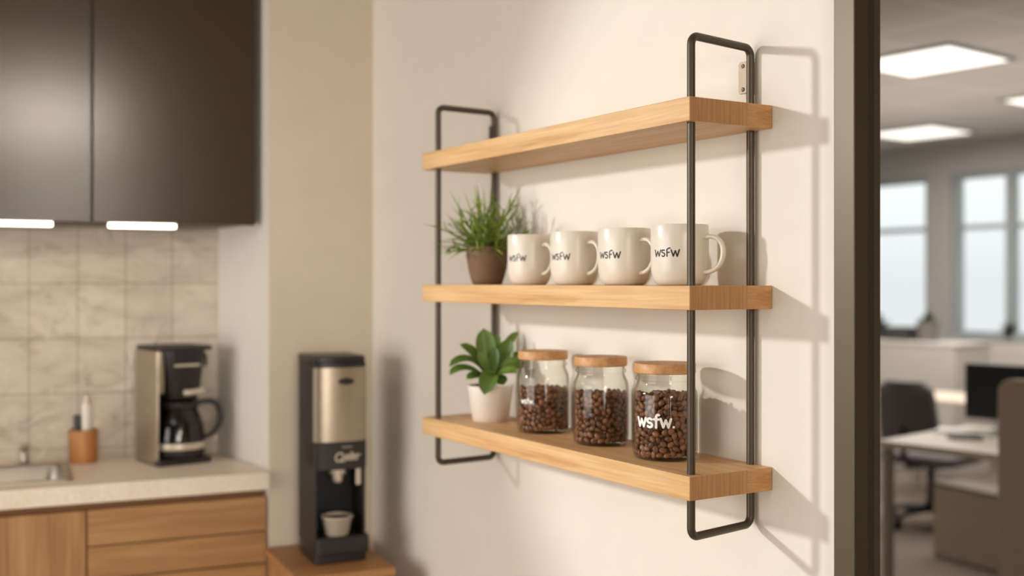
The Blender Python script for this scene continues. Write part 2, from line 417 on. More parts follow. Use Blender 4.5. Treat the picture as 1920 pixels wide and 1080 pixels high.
def strokes_mesh(text, size, width, mapper, gap=.14, slant=0.0, wob=0.0):
    rnd = random.Random(text)
    x = 0; polys = []
    for ch in text:
        adv, ls = LET[ch]
        for l in ls:
            polys.append([((px + x + slant * py + rnd.uniform(-wob, wob)) * size, (py + rnd.uniform(-wob, wob)) * size) for px, py in l])
        x += adv + gap
    tw = (x - gap) * size
    b = MB(); hw = width / 2
    for pl in polys:
        P = []
        for (ax, ay), (bx, by) in zip(pl, pl[1:]):
            L = math.hypot(bx - ax, by - ay); k = max(1, int(L / (width * .5)))
            P += [(ax + (bx - ax) * i / k, ay + (by - ay) * i / k) for i in range(k)]
        P.append(pl[-1])
        for (ax, ay), (bx, by) in zip(P, P[1:]):
            L = math.hypot(bx - ax, by - ay) or 1e-9; nx, ny = -(by - ay) / L * hw, (bx - ax) / L * hw
            q = [(ax + nx, ay + ny), (ax - nx, ay - ny), (bx - nx, by - ny), (bx + nx, by + ny)]
            b.add([mapper(u - tw / 2, v) for u, v in q], [(0, 1, 2, 3)])
        for (ax, ay) in P:
            ring = [(ax + hw * math.cos(2 * PI * i / 10), ay + hw * math.sin(2 * PI * i / 10)) for i in range(10)]
            b.add([mapper(u - tw / 2, v) for u, v in ring], [tuple(range(10))])
    return b
def cyl_map(r, a, z):
    return lambda u, v: (r * math.cos(a + u / r), r * math.sin(a + u / r), z + v)

# ================================================================== mugs
def make_mug():
    t = thing('coffee_mug', 'mug', 'mug', (0, 0, 0))
    Rm, Hm = .046, .0995
    prof = [(0, .002), (.028, .002), (.030, 0), (.0335, .0005), (.038, .004), (.0425, .012), (.0452, .024), (Rm, .04), (Rm, .075), (.0461, .0975), (.0452, .0995),
            (.0440, .0985), (.0428, .094), (.0428, .04), (.042, .022), (.036, .009), (.025, .006), (0, .0055)]
    MB().lathe(prof, 64).build('mug_body', M['ceramic'], t, smooth=50)
    # ear-shaped handle, about a quarter turn from the lettering
    pts = []
    ctrl = [(Rm - .003, .0775), (Rm + .008, .0795), (Rm + .019, .0765), (Rm + .0270, .068), (Rm + .0300, .056), (Rm + .0285, .043), (Rm + .0215, .031), (Rm + .010, .0235), (Rm - .003, .021)]
    for i in range(len(ctrl) - 1):
        p0 = ctrl[max(0, i - 1)]; p1 = ctrl[i]; p2 = ctrl[i + 1]; p3 = ctrl[min(len(ctrl) - 1, i + 2)]
        for k in range(4):
            u = k / 4
            f = lambda a, b_, c, d: .5 * (2 * b_ + (c - a) * u + (2 * a - 5 * b_ + 4 * c - d) * u * u + (3 * b_ - a - 3 * c + d) * u ** 3)
            pts.append((f(p0[0], p1[0], p2[0], p3[0]), 0, f(p0[1], p1[1], p2[1], p3[1])))
    pts.append((ctrl[-1][0], 0, ctrl[-1][1]))
    ha = R(80)
    MB().tube(pts, .0054, 14, up=(0, 0, 1), flat=.72).build('handle', M['ceramic'], t, smooth=60, rz=ha)
    strokes_mesh('WSFW',   .0108, .0021, cyl_map(Rm + .00025, 0, .047), gap=.10, wob=.04).build('lettering', M['ink'], t)
    return t
mug = make_mug()
mugs = [(-.585, .963, -37, 'white mug at the left end of the row, beside the brown plant pot'),
        (-.429, .978, -38, 'second white mug from the brown plant pot on the middle shelf'),
        (-.275, 1.012, -36, 'white mug just left of the largest, rightmost mug on the middle shelf'),
        (-.126, 1.032, -28, 'white mug at the right end of the row, behind the front metal upright')]
for i, (x, s, a, lab) in enumerate(mugs):
    o = mug if i == 0 else copy_tree(mug)
    o.location = (x, -.085, tops[1]); o.rotation_euler.z = facing(x, -.085) + R(a); o.scale = (s, s, 1.0)
    for ch in o.children:
        if ch.name.startswith('handle'): ch.rotation_euler.z = R((75, 76, 77, 90)[i])
    tag(o, lab, 'mug', 'white lettered mugs in a row on the middle shelf')

# ================================================================== storage jars with beans
JP = [(0, .0015), (.036, .0015), (.041, .0), (.046, .0015), (.0505, .006), (.0525, .014), (.0525, .104), (.0515, .112), (.0485, .119), (.0455, .1245), (.0448, .129), (.0450, .1305),
      (.0475, .1315), (.0480, .1335), (.0475, .1355), (.0452, .137), (.0450, .1425), (.0432, .1425), (.0430, .127), (.0455, .120), (.0485, .113), (.0500, .104), (.0500, .014), (.046, .0075), (.036, .0055), (0, .0055)]
def make_jar():
    t = thing('storage_jar', 'jar', 'jar', (0, 0, 0))
    MB().lathe(JP, 72).build('glass_body', M['glass'], t, smooth=60)
    MB().lathe([(0, .1425), (.0485, .1425), (.0498, .144), (.0500, .1575), (.0488, .1592), (0, .1595)], 64).build('lid', M['lid'], t, smooth=40)
    return t
jar = make_jar()
jars = [(-.547, -.078, .985, 85, 'glass jar nearest the leafy plant in the pale pot, wooden lid, beans inside'),
        (-.352, -.080, .965, 93, 'middle glass bean jar of the three, plain glass without lettering'),
        (-.164, -.085, 1.035, 107, 'glass bean jar at the right with large white lettering on its front')]
jobs = []
for i, (x, y, s, fill, lab) in enumerate(jars):
    o = jar if i == 0 else copy_tree(jar)
    o.location = (x, y, tops[2]); o.scale = (s, s, 1.0); o.rotation_euler.z = facing(x, y)
    tag(o, lab, 'jar', 'bean jars on the bottom shelf'); jobs.append(o)
strokes_mesh('wsfw.', .0142, .0040, cyl_map(.0529, R(-17), .0570), gap=.10).build('lettering', M['white_print'], jobs[2])
strokes_mesh('wsfw.', .0070, .0020, cyl_map(.0529, R(-36), .0590), gap=.12).build('lettering', M['white_print'], jobs[0])

def pack(rout, h, d, seed):
    rng = np.random.default_rng(seed)
    rin = rout - 2.1 * d
    n = int(.60 * (PI * (rout ** 2 - rin ** 2) * h + PI * rin ** 2 * 2 * d) / (PI * d ** 3 / 6))
    r = np.sqrt(rng.uniform(0, 1, n) * (rout ** 2 - rin ** 2) + rin ** 2); a = rng.uniform(0, 2 * PI, n); z = rng.uniform(0, h, n)
    k = int(n * .10); r[:k] = np.sqrt(rng.uniform(0, 1, k)) * rin; z[:k] = h - rng.uniform(0, 2 * d, k)
    P = np.stack([r * np.cos(a), r * np.sin(a), z], 1)
    for it in range(45):
        D = P[:, None, :] - P[None, :, :]
        L = np.sqrt((D ** 2).sum(2)) + np.eye(n)
        ov = np.clip(d - L, 0, None); np.fill_diagonal(ov, 0)
        P = P + .42 * ((ov / L)[:, :, None] * D).sum(1)
        rr = np.hypot(P[:, 0], P[:, 1]) + 1e-9
        hi = rout - d * .42
        deep = P[:, 2] < h - 2.2 * d
        tr_ = np.where(deep, np.clip(rr, rin, hi), np.minimum(rr, hi))
        P[:, 0] *= tr_ / rr; P[:, 1] *= tr_ / rr
        P[:, 2] = np.clip(P[:, 2], d * .45, h + rng.normal(0, .0012, n))
    return P
def bean_mesh():
    b = MB(); nu, nv = 12, 8
    for j in range(nv + 1):
        th = PI * j / nv
        for i in range(nu):
            ph = 2 * PI * i / nu
            x, y, z = math.sin(th) * math.cos(ph), math.sin(th) * math.sin(ph), math.cos(th)
            X, Y, Z = z * .0063, y * .0051, x * .0043
            if x < 0: Z *= .8
            if x < -.5 and abs(y) < .3: Z *= .5          # crease on the flat side
            b.v.append((X, Y, Z))
    for j in range(nv):
        for i in range(nu):
            k = (i + 1) % nu
            b.f.append((j * nu + i, j * nu + k, (j + 1) * nu + k, (j + 1) * nu + i)); b.m.append(0)
    return b
proto = bean_mesh().build('coffee_bean', M['bean'], smooth=80)
bean_me = proto.data
bverts = [Vector(v.co) for v in bean_me.vertices]; bfaces = [tuple(p.vertices) for p in bean_me.polygons]
bpy.data.objects.remove(proto)
cand = []
for ji, (x, y, s, fill, lab) in enumerate(jars):
    rout = .0497 * s; hgt = fill / 1000 - .0062
    P = pack(rout, hgt, .0102, 3 + ji)
    for p in P:
        w = Vector((x + p[0], y + p[1], tops[2] + .0062 + p[2]))
        rad = Vector((p[0], p[1], 0)); to = (CAM - w); d = to.length; to.normalize()
        outer = rad.length > rout - .009 or p[2] > hgt - .006
        cosv = rad.normalized().dot(to) if rad.length > 1e-6 else 0
        if rad.length > rout - .009:                     # against the glass: lie roughly flat to it
            q = rad.to_track_quat('Z', 'Y') @ Matrix.Rotation(random.uniform(0, 2 * PI), 3, 'Z').to_quaternion() @ Matrix.Rotation(random.uniform(-.9, .9) + (PI if random.random() < .25 else 0), 3, 'X').to_quaternion()
        else:
            q = Matrix.Rotation(random.uniform(0, 6.28), 3, 'Z').to_quaternion() @ Matrix.Rotation(random.uniform(0, 6.28), 3, 'X').to_quaternion()
        sc = random.uniform(.9, 1.08)
        score = (cosv if outer else -1) / (d * d)
        cand.append((score, ji, w, q, sc))
cand.sort(key=lambda c: -c[0])
bl = ['roasted coffee bean in the jar beside the leafy plant', 'roasted coffee bean in the middle, unlettered jar', 'roasted coffee bean in the large-lettered right jar']
bg = ['coffee beans in the left jar', 'coffee beans in the middle jar', 'coffee beans in the right jar']
heap = [MB(), MB(), MB()]
for i, (sco, ji, w, q, sc) in enumerate(cand):
    if i < 300:
        o = bpy.data.objects.new('coffee_bean', bean_me); COL.objects.link(o)
        o.location = w; o.rotation_mode = 'QUATERNION'; o.rotation_quaternion = q; o.scale = (sc, sc, sc)
        tag(o, bl[ji], 'coffee bean', bg[ji])
    else:
        heap[ji].add([w + q @ (v * sc) for v in bverts], bfaces)
for ji, (x, y, s, fill, lab) in enumerate(jars):
    c = MB().lathe([(0, .0075), (.032 * s, .0075), (.032 * s, fill / 1000 - .018), (0, fill / 1000 - .016)], 24)
    c.move(Matrix.Translation((x, y, tops[2]))); heap[ji].add(c.v, c.f)
    o = heap[ji].build('coffee_bean_fill', M['bean'], smooth=80); o['kind'] = 'stuff'
    tag(o, ['mass of roasted beans filling the jar beside the leafy plant', 'mass of roasted beans filling the middle jar', 'mass of roasted beans filling the large-lettered right jar'][ji], 'coffee beans')

# ================================================================== plants on the shelf
px, py = -.752, -.085
t = thing('potted_grass', 'bushy fine-bladed green plant in a brown tapered pot on the middle shelf', 'plant', (px, py, tops[1]))
MB().lathe([(0, 0), (.029, 0), (.0315, .002), (.036, .014), (.041, .034), (.0445, .058), (.0455, .078), (.0448, .080), (.0425, .080), (.041, .072), (0, .071)], 48).build('pot', M['pot_brown'], t, smooth=50)
MB().lathe([(0, .074), (.025, .0745), (.0415, .072)], 24).build('soil', M['soil'], t, smooth=60)
def blade(b, base, d, L, w, droop, n=6):
    p = Vector(base); d = Vector(d).normalized()
    side = d.cross(Vector((0, 0, 1)));
    if side.length < .05: side = Vector((random.uniform(-1, 1), random.uniform(-1, 1), 0))
    side.normalize()
    side = Matrix.Rotation(random.uniform(-.7, .7), 3, d) @ side
    rows = []
    for i in range(n + 1):
        u = i / n
        ww = w * min(1, .55 + 1.8 * u) * (1 - u ** 2.2) ** .8 + .0002
        nn = side.cross(d).normalized()
        rows.append((p - side * ww / 2, p + nn * ww * .12, p + side * ww / 2))
        d = (d + Vector((0, 0, -droop / n)) * (.4 + u)).normalized(); p = p + d * (L / n)
    vs = [q for r in rows for q in r]
    fs = []
    for i in range(n):
        a = i * 3
        fs += [(a, a + 1, a + 4, a + 3), (a + 1, a + 2, a + 5, a + 4)]
    b.add(vs, fs)
b = MB(); rs = random.Random(11); random.seed(5)
for k in range(58):                                   # sprigs, each a stalk with side blades
    a = 2.4 * k + rs.uniform(-.3, .3); el = R(90 - 88 * ((k + .5) / 58) ** .62 + rs.uniform(-8, 8)); el = max(el, R(8))
    d = Vector((math.cos(a) * math.cos(el), math.sin(a) * math.cos(el), math.sin(el)))
    L = .086 + .048 * math.sin(el) + rs.uniform(-.016, .018)
    base = Vector((math.cos(a) * .016 * rs.random(), math.sin(a) * .016 * rs.random(), .070))
    blade(b, base, d, L * 1.12, .0052, .5 if el < .9 else .2, 7)
    for j in range(9):
        u = .18 + .72 * j / 9
        pp = base + d * L * u + Vector((0, 0, -.10 * u * u * L))
        ax = Vector((rs.uniform(-1, 1), rs.uniform(-1, 1), rs.uniform(-.6, 1))).normalized()
        dd = (d * 1.0 + ax * .85).normalized()
        blade(b, pp, dd, rs.uniform(.024, .048) * (1.15 - .45 * u), .0042, .5, 4)
b.v = [(min(x, .112), min(y, .078), z) for x, y, z in b.v]     # blades stop short of the wall and of the next mug
b.build('foliage', M['grass'], t, smooth=80)

px, py = -.748, -.080
t = thing('potted_leafy_plant', 'broad-leaved green plant in a pale white pot on the bottom shelf', 'plant', (px, py, tops[2]))
MB().lathe([(0, 0), (.036, 0), (.0375, .0015), (.0395, .014), (.0405, .0155), (.0455, .050), (.0485, .0735), (.0478, .0755), (.0458, .0755), (.044, .066), (0, .066)], 48).build('pot', M['pot_white'], t, smooth=40)
MB().lathe([(0, .0695), (.025, .069), (.0447, .067)], 24).build('soil', M['soil'], t, smooth=60)
fa = facing(px, py); RV = Vector((-math.sin(fa), math.cos(fa), 0)); TV = Vector((math.cos(fa), math.sin(fa), 0)); UV = Vector((0, 0, 1))
def leaf(b, pts, w, nrm, fold=.18, n=10, peak=.62):
    # pts: base, mid, tip in (right, toward viewer, up); widest past the middle
    P = [RV * q[0] + TV * q[1] + UV * q[2] for q in pts]; nr = RV * nrm[0] + TV * nrm[1] + UV * nrm[2]
    rows = []
    for i in range(n + 1):
        u = i / n
        c = P[0] * (1 - u) ** 2 + P[1] * 2 * u * (1 - u) + P[2] * u * u
        tn = ((P[1] - P[0]) * (1 - u) + (P[2] - P[1]) * u).normalized()
        s = tn.cross(nr).normalized(); nn = s.cross(tn).normalized()
        g = (u / peak) ** .9 if u < peak else math.sqrt(max(0, 1 - ((u - peak) / (1 - peak)) ** 2.0))
        ww = w * (.10 * (1 - u) + .9 * math.sin(min(1, g) * PI / 2) ** 1.15 if u < peak else g) + .0004
        row = []
        for k in (-1, -.5, 0, .5, 1):
            row.append(c + s * ww * .5 * k + nn * (abs(k) ** 1.5 * ww * fold))
        rows.append(row)
    vs = [q for r in rows for q in r]; fs = []
    for i in range(n):
        for k in range(4):
            a = i * 5 + k; fs.append((a, a + 1, a + 6, a + 5))
    b.add(vs, fs)
S_ = .000417; 
def pt(x, y, dep=0.0): return ((x - 380) * S_, dep, .0755 + (360 - y) * S_)
LV = [ # base, mid, tip (picked off the plant: across, up, and towards/away), width, normal
 ((378, 330, 0), (362, 200, .004), (345, 70, .006), .043, (0, 1, .1)),
 ((392, 330, -.006), (440, 230, 0), (486, 128, .004), .040, (-.15, 1, .25)),
 ((372, 330, .006), (285, 170, .02), (172, 262, .03), .030, (-.1, .5, 1)),
 ((370, 335, .012), (250, 225, .03), (176, 300, .044), .024, (0, .6, 1)),
 ((376, 330, -.012), (320, 200, -.02), (224, 155, -.024), .026, (.2, .7, .8)),
 ((384, 325, .015), (385, 250, .045), (350, 397, .055), .040, (0, 1, .45)),
 ((372, 338, .012), (320, 290, .03), (262, 322, .04), .026, (0, .6, 1)),
 ((398, 330, -.012), (470, 215, -.02), (548, 203, -.024), .022, (0, .5, 1)),
 ((396, 332, .008), (480, 215, .02), (552, 268, .024), .036, (.1, .75, .8)),
 ((396, 325, -.02), (450, 150, -.03), (528, 94, -.034), .020, (-.1, .8, .5)),
 ((392, 335, .015), (440, 270, .038), (512, 288, .05), .028, (0, .7, 1)),
 ((384, 325, -.02), (400, 200, -.03), (412, 102, -.04), .026, (0, 1, .2)),
 ((384, 328, .004), (352, 245, .02), (318, 190, .02), .022, (.25, 1, .3)),
 ((388, 328, .006), (404, 235, .024), (400, 165, .020), .022, (-.1, 1, .2)),
 ((394, 335, .012), (430, 310, .03), (446, 352, .036), .028, (0, .8, .8)),
 ((378, 325, -.03), (330, 210, -.055), (290, 200, -.075), .030, (0, .3, 1)),
 ((392, 325, -.03), (440, 230, -.055), (470, 220, -.08), .030, (0, .3, 1)),
]
b = MB()
for p0, p1, p2, w, nr in LV: leaf(b, [pt(*p0), pt(*p1), pt(*p2)], w, nr)
for k in range(7):
    a = 2 * PI * k / 7
    b.tube([(0, 0, .066), (.004 * math.cos(a), .004 * math.sin(a), .086)], [.0022, .0015], 6)
b.build('foliage', M['leaf'], t, smooth=80)

# ================================================================== kitchen: upper cabinets
def kthing(name, label, cat, x, y, z, group=None, turn=0.0):
    return thing(name, label, cat, K(x, y, z), KA + R(turn), group)
CF = -.04
def back_at(y):                          # the tiled wall in the kitchen frame
    return NC[0] + (y - NC[1]) * tdir.x / tdir.y
def upper(y0, y1, lab):
    o = kthing('wall_cabinet', lab, 'cabinet', 0, 0, 0, 'dark upper cabinets')
    g = .004
    MB().prism([(CF - .02, y0), (CF - .02, y1), (back_at(y1) + g, y1), (back_at(y0) + g, y0)], 1.556, 2.30).build('carcass', M['cabinet_in'], o)
    MB().box(CF - .0195, CF, y0 + .0022, y1 - .0022, 1.55, 2.298).build('door', M['cabinet'], o, bevel=.0015)
upper(-.722, -.312, 'dark taupe upper cabinet beside the beige wall pier')
upper(-1.30, -.722, 'dark taupe upper cabinet at the far left, cut by the frame edge')
def strip(y0, y1, lab):
    o = kthing('cabinet_light', lab, 'light', CF - .045, (y0 + y1) / 2, 1.556, 'strip lights under the upper cabinets')
    h = (y1 - y0) / 2
    MB().box(-.024, .024, -h - .004, h + .004, -.006, 0).build('housing', M['cabinet_in'], o)
    b = MB()
    pl = arc(0, h - .011, .022, .011, 0, 180, 8) + arc(0, -h + .011, .022, .011, 180, 360, 8)
    b.prism(pl, -.016, -.006).build('diffuser', M['lamp_warm'], o, smooth=40)
strip(-.680, -.512, 'glowing strip light under the upper cabinet nearer the wall pier')
strip(-1.02, -.812, 'glowing strip light under the far left upper cabinet')

# ------------------------------------------------------------------ base cabinets, worktop, sink
YE = -.2895
def base_cab(y0, y1, lab, drawers):
    o = kthing('base_cabinet', lab, 'cabinet', 0, 0, 0, 'oak base cabinets')
    yc = min(y1, -.36)
    MB().prism([(-.0205, y0), (-.0205, yc), (back_at(yc) + .006, yc), (back_at(y0) + .006, y0)], .10, .8545).build('carcass', M['gap'], o)
    if yc < y1: MB().box(-.024, -.0205, yc, y1, .10, .8545).build('end_filler', M['gap'], o)
    MB().box(-.10, -.06, y0, y1, 0, .10).build('plinth', M['gap'], o)
    zt = .833
    if drawers:
        for z0, z1 in ((.744, zt), (.660, .7405), (.40, .6565), (.11, .3965)):
            MB().box(-.0195, .0, y0 + .002, y1 - .001, z0, z1).build('drawer', M['oak_h'], o, bevel=.0012)
    else:
        MB().box(-.0195, .0, y0 + .002, y1 - .002, .11, zt).build('door', M['oak_v'], o, bevel=.0012)
base_cab(-.737, YE - .002, 'oak drawer base cabinet beside the beige wall pier', True)
base_cab(-1.30, -.737, 'oak base cabinet under the sink with upright grain', False)
# worktop with a cut-out for the sink
sx0, sx1, sy0, sy1 = -.355, -.068, -1.22, -.778
Wf, W0, W1 = .02, .855, .90
b = MB(); e = .003
b.prism([(Wf, YE), (back_at(-.358) + e, -.356), (back_at(sy1) + e, sy1), (Wf, sy1)], W0, W1)
b.prism([(Wf, sy0), (back_at(sy0) + e, sy0), (back_at(-1.30) + e, -1.30), (Wf, -1.30)], W0, W1)
b.prism([(Wf, sy1), (sx1, sy1), (sx1, sy0), (Wf, sy0)], W0, W1)
b.prism([(sx0, sy1), (back_at(sy1) + e, sy1), (back_at(sy0) + e, sy0), (sx0, sy0)], W0, W1)
o = b.build('worktop', M['stone'], loc=KO, rz=KA); tag(o, 'speckled pale stone worktop running along the oak base cabinets', 'worktop')
o = kthing('kitchen_sink', 'inset stainless steel sink with a flat rim in the pale worktop', 'sink', 0, 0, W1)
b = MB(); r0 = .016
def rrect(x0, x1, y0, y1, r, n=5):
    p = []
    for cx, cy, a0 in ((x1 - r, y1 - r, 0), (x0 + r, y1 - r, 90), (x0 + r, y0 + r, 180), (x1 - r, y0 + r, 270)):
        p += arc(cx, cy, r, r, a0, a0 + 90, n)
    return p
rings = [(rrect(sx0 - r0, sx1 + r0, sy0 - r0, sy1 + r0, .02), .0), (rrect(sx0 - r0 + .001, sx1 + r0 - .001, sy0 - r0 + .001, sy1 + r0 - .001, .02), .004), (rrect(sx0 + .004, sx1 - .004, sy0 + .004, sy1 - .004, .03), .004),
         (rrect(sx0 + .008, sx1 - .008, sy0 + .008, sy1 - .008, .03), -.004), (rrect(sx0 + .014, sx1 - .014, sy0 + .014, sy1 - .014, .035), -.13), (rrect(sx0 + .03, sx1 - .03, sy0 + .03, sy1 - .03, .04), -.143)]
vs = []; fs = []; n = len(rings[0][0])
for rg, z in rings: vs += [(x, y, z) for x, y in rg]
for i in range(len(rings) - 1):
    for k in range(n): fs.append((i * n + k, i * n + (k + 1) % n, (i + 1) * n + (k + 1) % n, (i + 1) * n + k))
fs.append(tuple((len(rings) - 1) * n + k for k in range(n)))
b.add(vs, fs).build('basin', M['sink'], o, smooth=40)
MB().lathe([(0, -.1428), (.02, -.1428), (.022, -.1415), (.02, -.141), (0, -.1412)], 20, c=(-.21, -1.0)).build('drain', M['steel'], o, smooth=40)
o = kthing('sink_tap', 'small steel tap stub behind the sink by the tiled wall', 'tap', -.398, -.872, W1)
MB().lathe([(0, 0), (.017, 0), (.017, .004), (.010, .007), (.0085, .034), (.011, .037), (.011, .046), (.007, .049), (0, .0495)], 20).build('tap_body', M['sink'], o, smooth=40)
MB().tube([(0, 0, .04), (.022, 0, .043), (.034, 0, .036)], [.0055, .005, .0045], 10).build('spout', M['sink'], o, smooth=50)

# ------------------------------------------------------------------ utensil holder and its two utensils
hx, hy = -.360, -.722
o = kthing('utensil_holder', 'round oak utensil holder on the worktop by the tiled wall', 'holder', hx, hy, W1)
MB().lathe([(0, 0), (.036, 0), (.0375, .002), (.0375, .089), (.036, .091), (.033, .090), (.033, .008), (0, .007)], 40).build('cup', M['cup_wood'], o, smooth=40)
o = kthing('kitchen_knife', 'short black handle standing in the oak utensil holder', 'knife', hx, hy - .016, W1 + .008)
MB().box(-.001, .001, -.009, .009, 0, .075).build('blade', M['steel'], o)
b = MB().prism(rrect(-.008, .008, -.010, .009, .004), .07, .122); b.build('handle', M['black'], o, bevel=.002)
o = kthing('dish_brush', 'tall white brush handle standing in the oak utensil holder', 'brush', hx, hy + .008, W1 + .008)
MB().lathe([(0, 0), (.012, 0), (.0135, .01), (.0135, .150), (.0125, .153), (0, .154)], 24).build('handle', M['white_plastic'], o, smooth=40)
MB().lathe([(0, .154), (.0085, .154), (.0085, .172), (.006, .176), (0, .1765)], 20).build('cap', M['pale'], o, smooth=40)

# ------------------------------------------------------------------ coffee maker and its carafe
t = kthing('coffee_maker', 'black and steel drip coffee maker on the worktop in the niche', 'coffee maker', -.274, -.490, W1, None, 14)
MB().prism(rrect(-.085, .082, -.078, .076, .010), 0, .016).build('base', M['black'], t, bevel=.002)
MB().box(-.085, -.052, -.0755, .074, .016, .318).build('water_tank', M['black_matte'], t, bevel=.004)
b = MB().prism([(-.085, -.0785), (.058, -.0785), (.070, -.074), (.070, -.070), (.052, -.070), (-.085, -.070)], .004, .312)
b.build('side_panel', M['steel_side'], t, bevel=.002)
MB().prism([(-.085, .070), (-.02, .070), (-.02, .0765), (-.085, .0765)], .016, .312).build('side_panel', M['black_matte'], t, bevel=.002)
# brew head: wide at the top, drawn in to the filter outlet
def loft(name, rings, mat, parent, smooth=45):
    b = MB(); n = len(rings[0][0]); vs = []; fs = []
    for pl, z in rings: vs += [(x, y, z) for x, y in pl]
    for i in range(len(rings) - 1):
        for k in range(n): fs.append((i * n + k, i * n + (k + 1) % n, (i + 1) * n + (k + 1) % n, (i + 1) * n + k))
    fs.append(tuple(range(n - 1, -1, -1))); fs.append(tuple((len(rings) - 1) * n + k for k in range(n)))
    return b.add(vs, fs).build(name, mat, parent, smooth=smooth)
loft('brew_head', [(rrect(-.052, .070, -.040, .046, .028), .180), (rrect(-.052, .076, -.046, .052, .028), .205), (rrect(-.052, .086, -.058, .060, .026), .305), (rrect(-.052, .086, -.058, .060, .026), .312)], M['black'], t)
loft('corner_trim', [(rrect(.040, .064, -.074, -.050, .010), .196), (rrect(.036, .072, -.0765, -.052, .010), .225), (rrect(.036, .074, -.0775, -.054, .010), .310)], M['steel'], t)
MB().prism(rrect(-.086, .090, -.080, .0775, .018), .312, .323).build('lid', M['black_matte'], t, bevel=.003)
b = MB().prism(rrect(-.036, .036, -.0035, .0035, .003), 0, .002); b.move(Matrix.Translation((.0852, .002, .272)) @ Matrix(((0, 0, 1, 0), (1, 0, 0, 0), (0, 1, 0, 0), (0, 0, 0, 1))))
b.build('nameplate', M['pale_print'], t)
b = MB().tube([(.076, -.004, .196), (.083, .012, .197), (.084, .034, .199), (.078, .050, .200)], .0085, 10); b.build('filter_latch', M['pale'], t, smooth=50)
MB().tube([(-.02, .070, .306), (-.01, .086, .303), (-.004, .093, .290), (-.002, .093, .272), (.004, .089, .262)], .0045, 8).build('lid_hinge', M['black'], t, smooth=50)

c = K(-.274, -.490) ; off = Matrix.Rotation(KA + R(14), 4, 'Z') @ Vector((.022, .003, 0))
t = thing('coffee_carafe', 'glass carafe with black handle standing inside the coffee maker', 'carafe', (c.x + off.x, c.y + off.y, W1 + .0165), KA + R(14))
prof = [(.058, .019), (.068, .024), (.0715, .040), (.0715, .052), (.067, .085), (.057, .118), (.0475, .134), (.046, .142)]
MB().lathe(prof, 48).build('glass_bowl', M['smoke'], t, smooth=60)
MB().lathe([(0, 0), (.062, 0), (.0665, .003), (.0700, .012), (.0700, .020), (.060, .021), (0, .021)], 48).build('base_ring', M['black'], t, smooth=40)
MB().lathe([(.0722, .024), (.0732, .026), (.0732, .040), (.0722, .042)], 48).build('steel_band', M['pale'], t, smooth=40)
MB().lathe([(0, .136), (.049, .136), (.051, .139), (.051, .150), (.046, .155), (.02, .158), (0, .158)], 40).build('lid', M['black'], t, smooth=40)
MB().lathe([(0, .022), (.065, .023), (.069, .040), (.069, .052), (.0645, .084), (0, .086)], 40).build('coffee', plain('brewed_coffee', srgb(22, 14, 10), .2), t, smooth=50)
ha = R(68)
pp = [(.046, .144), (.066, .150), (.086, .150), (.103, .142), (.111, .124), (.112, .100), (.106, .078), (.092, .060), (.072, .050)]
b = MB().tube([(x * math.cos(ha), x * math.sin(ha), z) for x, z in pp], [.007, .0075, .008, .0085, .0085, .0085, .008, .007, .006], 12, up=(0, 0, 1)); b.build('handle', M['black'], t, smooth=60)

# ------------------------------------------------------------------ side cabinet with the coffee dispenser
BT = .70
o = kthing('side_cabinet', 'low reddish oak cabinet under the black coffee dispenser', 'cabinet', 0, 0, 0)
MB().box(.012, .335, -.292, -.052, 0, BT - .022).build('carcass', M['oak_box'], o, bevel=.003)
MB().box(.006, .345, -.300, -.048, BT - .022, BT).build('top_panel', M['oak_box'], o, bevel=.006, seg=3)
MB().box(.335, .351, -.287, -.056, .06, BT - .027).build('door', M['oak_box'], o, bevel=.002)

t = kthing('coffee_dispenser', 'tall black coffee dispenser with a curved steel front on the oak cabinet', 'dispenser', .160, -.160, BT)
y0, y1, x0, x1 = -.066, .068, -.085, .082
MB().prism(rrect(x0, x1 + .004, y0, y1, .012), 0, .034).build('base', M['black'], t, bevel=.003)
MB().prism(rrect(x0 + .06, x1 + .014, y0 + .002, y1 + .004, .012), .022, .066).build('drip_tray', M['black'], t, bevel=.004)
MB().box(x0, x0 + .055, y0, y1, .034, .508).build('back_column', M['black_matte'], t, bevel=.006)
MB().box(x0 + .05, .066, y0, y1, .235, .497).build('body', M['black_matte'], t, bevel=.004)
MB().box(x0 + .05, x1 - .004, y0, y0 + .007, .034, .30).build('side_panel', M['black_matte'], t, bevel=.002)
MB().box(x0 + .05, x1 - .012, y1 - .007, y1, .034, .30).build('side_panel', M['black_matte'], t, bevel=.002)
MB().box(x0 + .055, x0 + .058, y0 + .007, y1 - .007, .066, .235).build('recess_panel', M['deep'], t)
def bulge(xe, bul, n=14, ya=y0, yb=y1, xb=x0 + .05):
    p = [(xb, yb), (xb, ya)]
    for k in range(n + 1):
        v = ya + (yb - ya) * k / n; q = (2 * (v - ya) / (yb - ya) - 1)
        p.append((xe + bul * math.sqrt(max(0, 1 - q * q * .92)), v))
    return p
MB().prism(bulge(.070, .016, xb=.058), .232, .302).build('logo_panel', M['black_matte'], t, smooth=35)
MB().prism(bulge(.068, .022, xb=.062), .302, .486).build('steel_front', M['steel'], t, smooth=35)
MB().prism(bulge(.066, .020, xb=.058), .486, .498).build('top_rim', M['black'], t, smooth=35)
MB().prism(bulge(.062, .018, xb=x0), .4975, .514).build('top_lid', M['black'], t, smooth=35, bevel=.003)
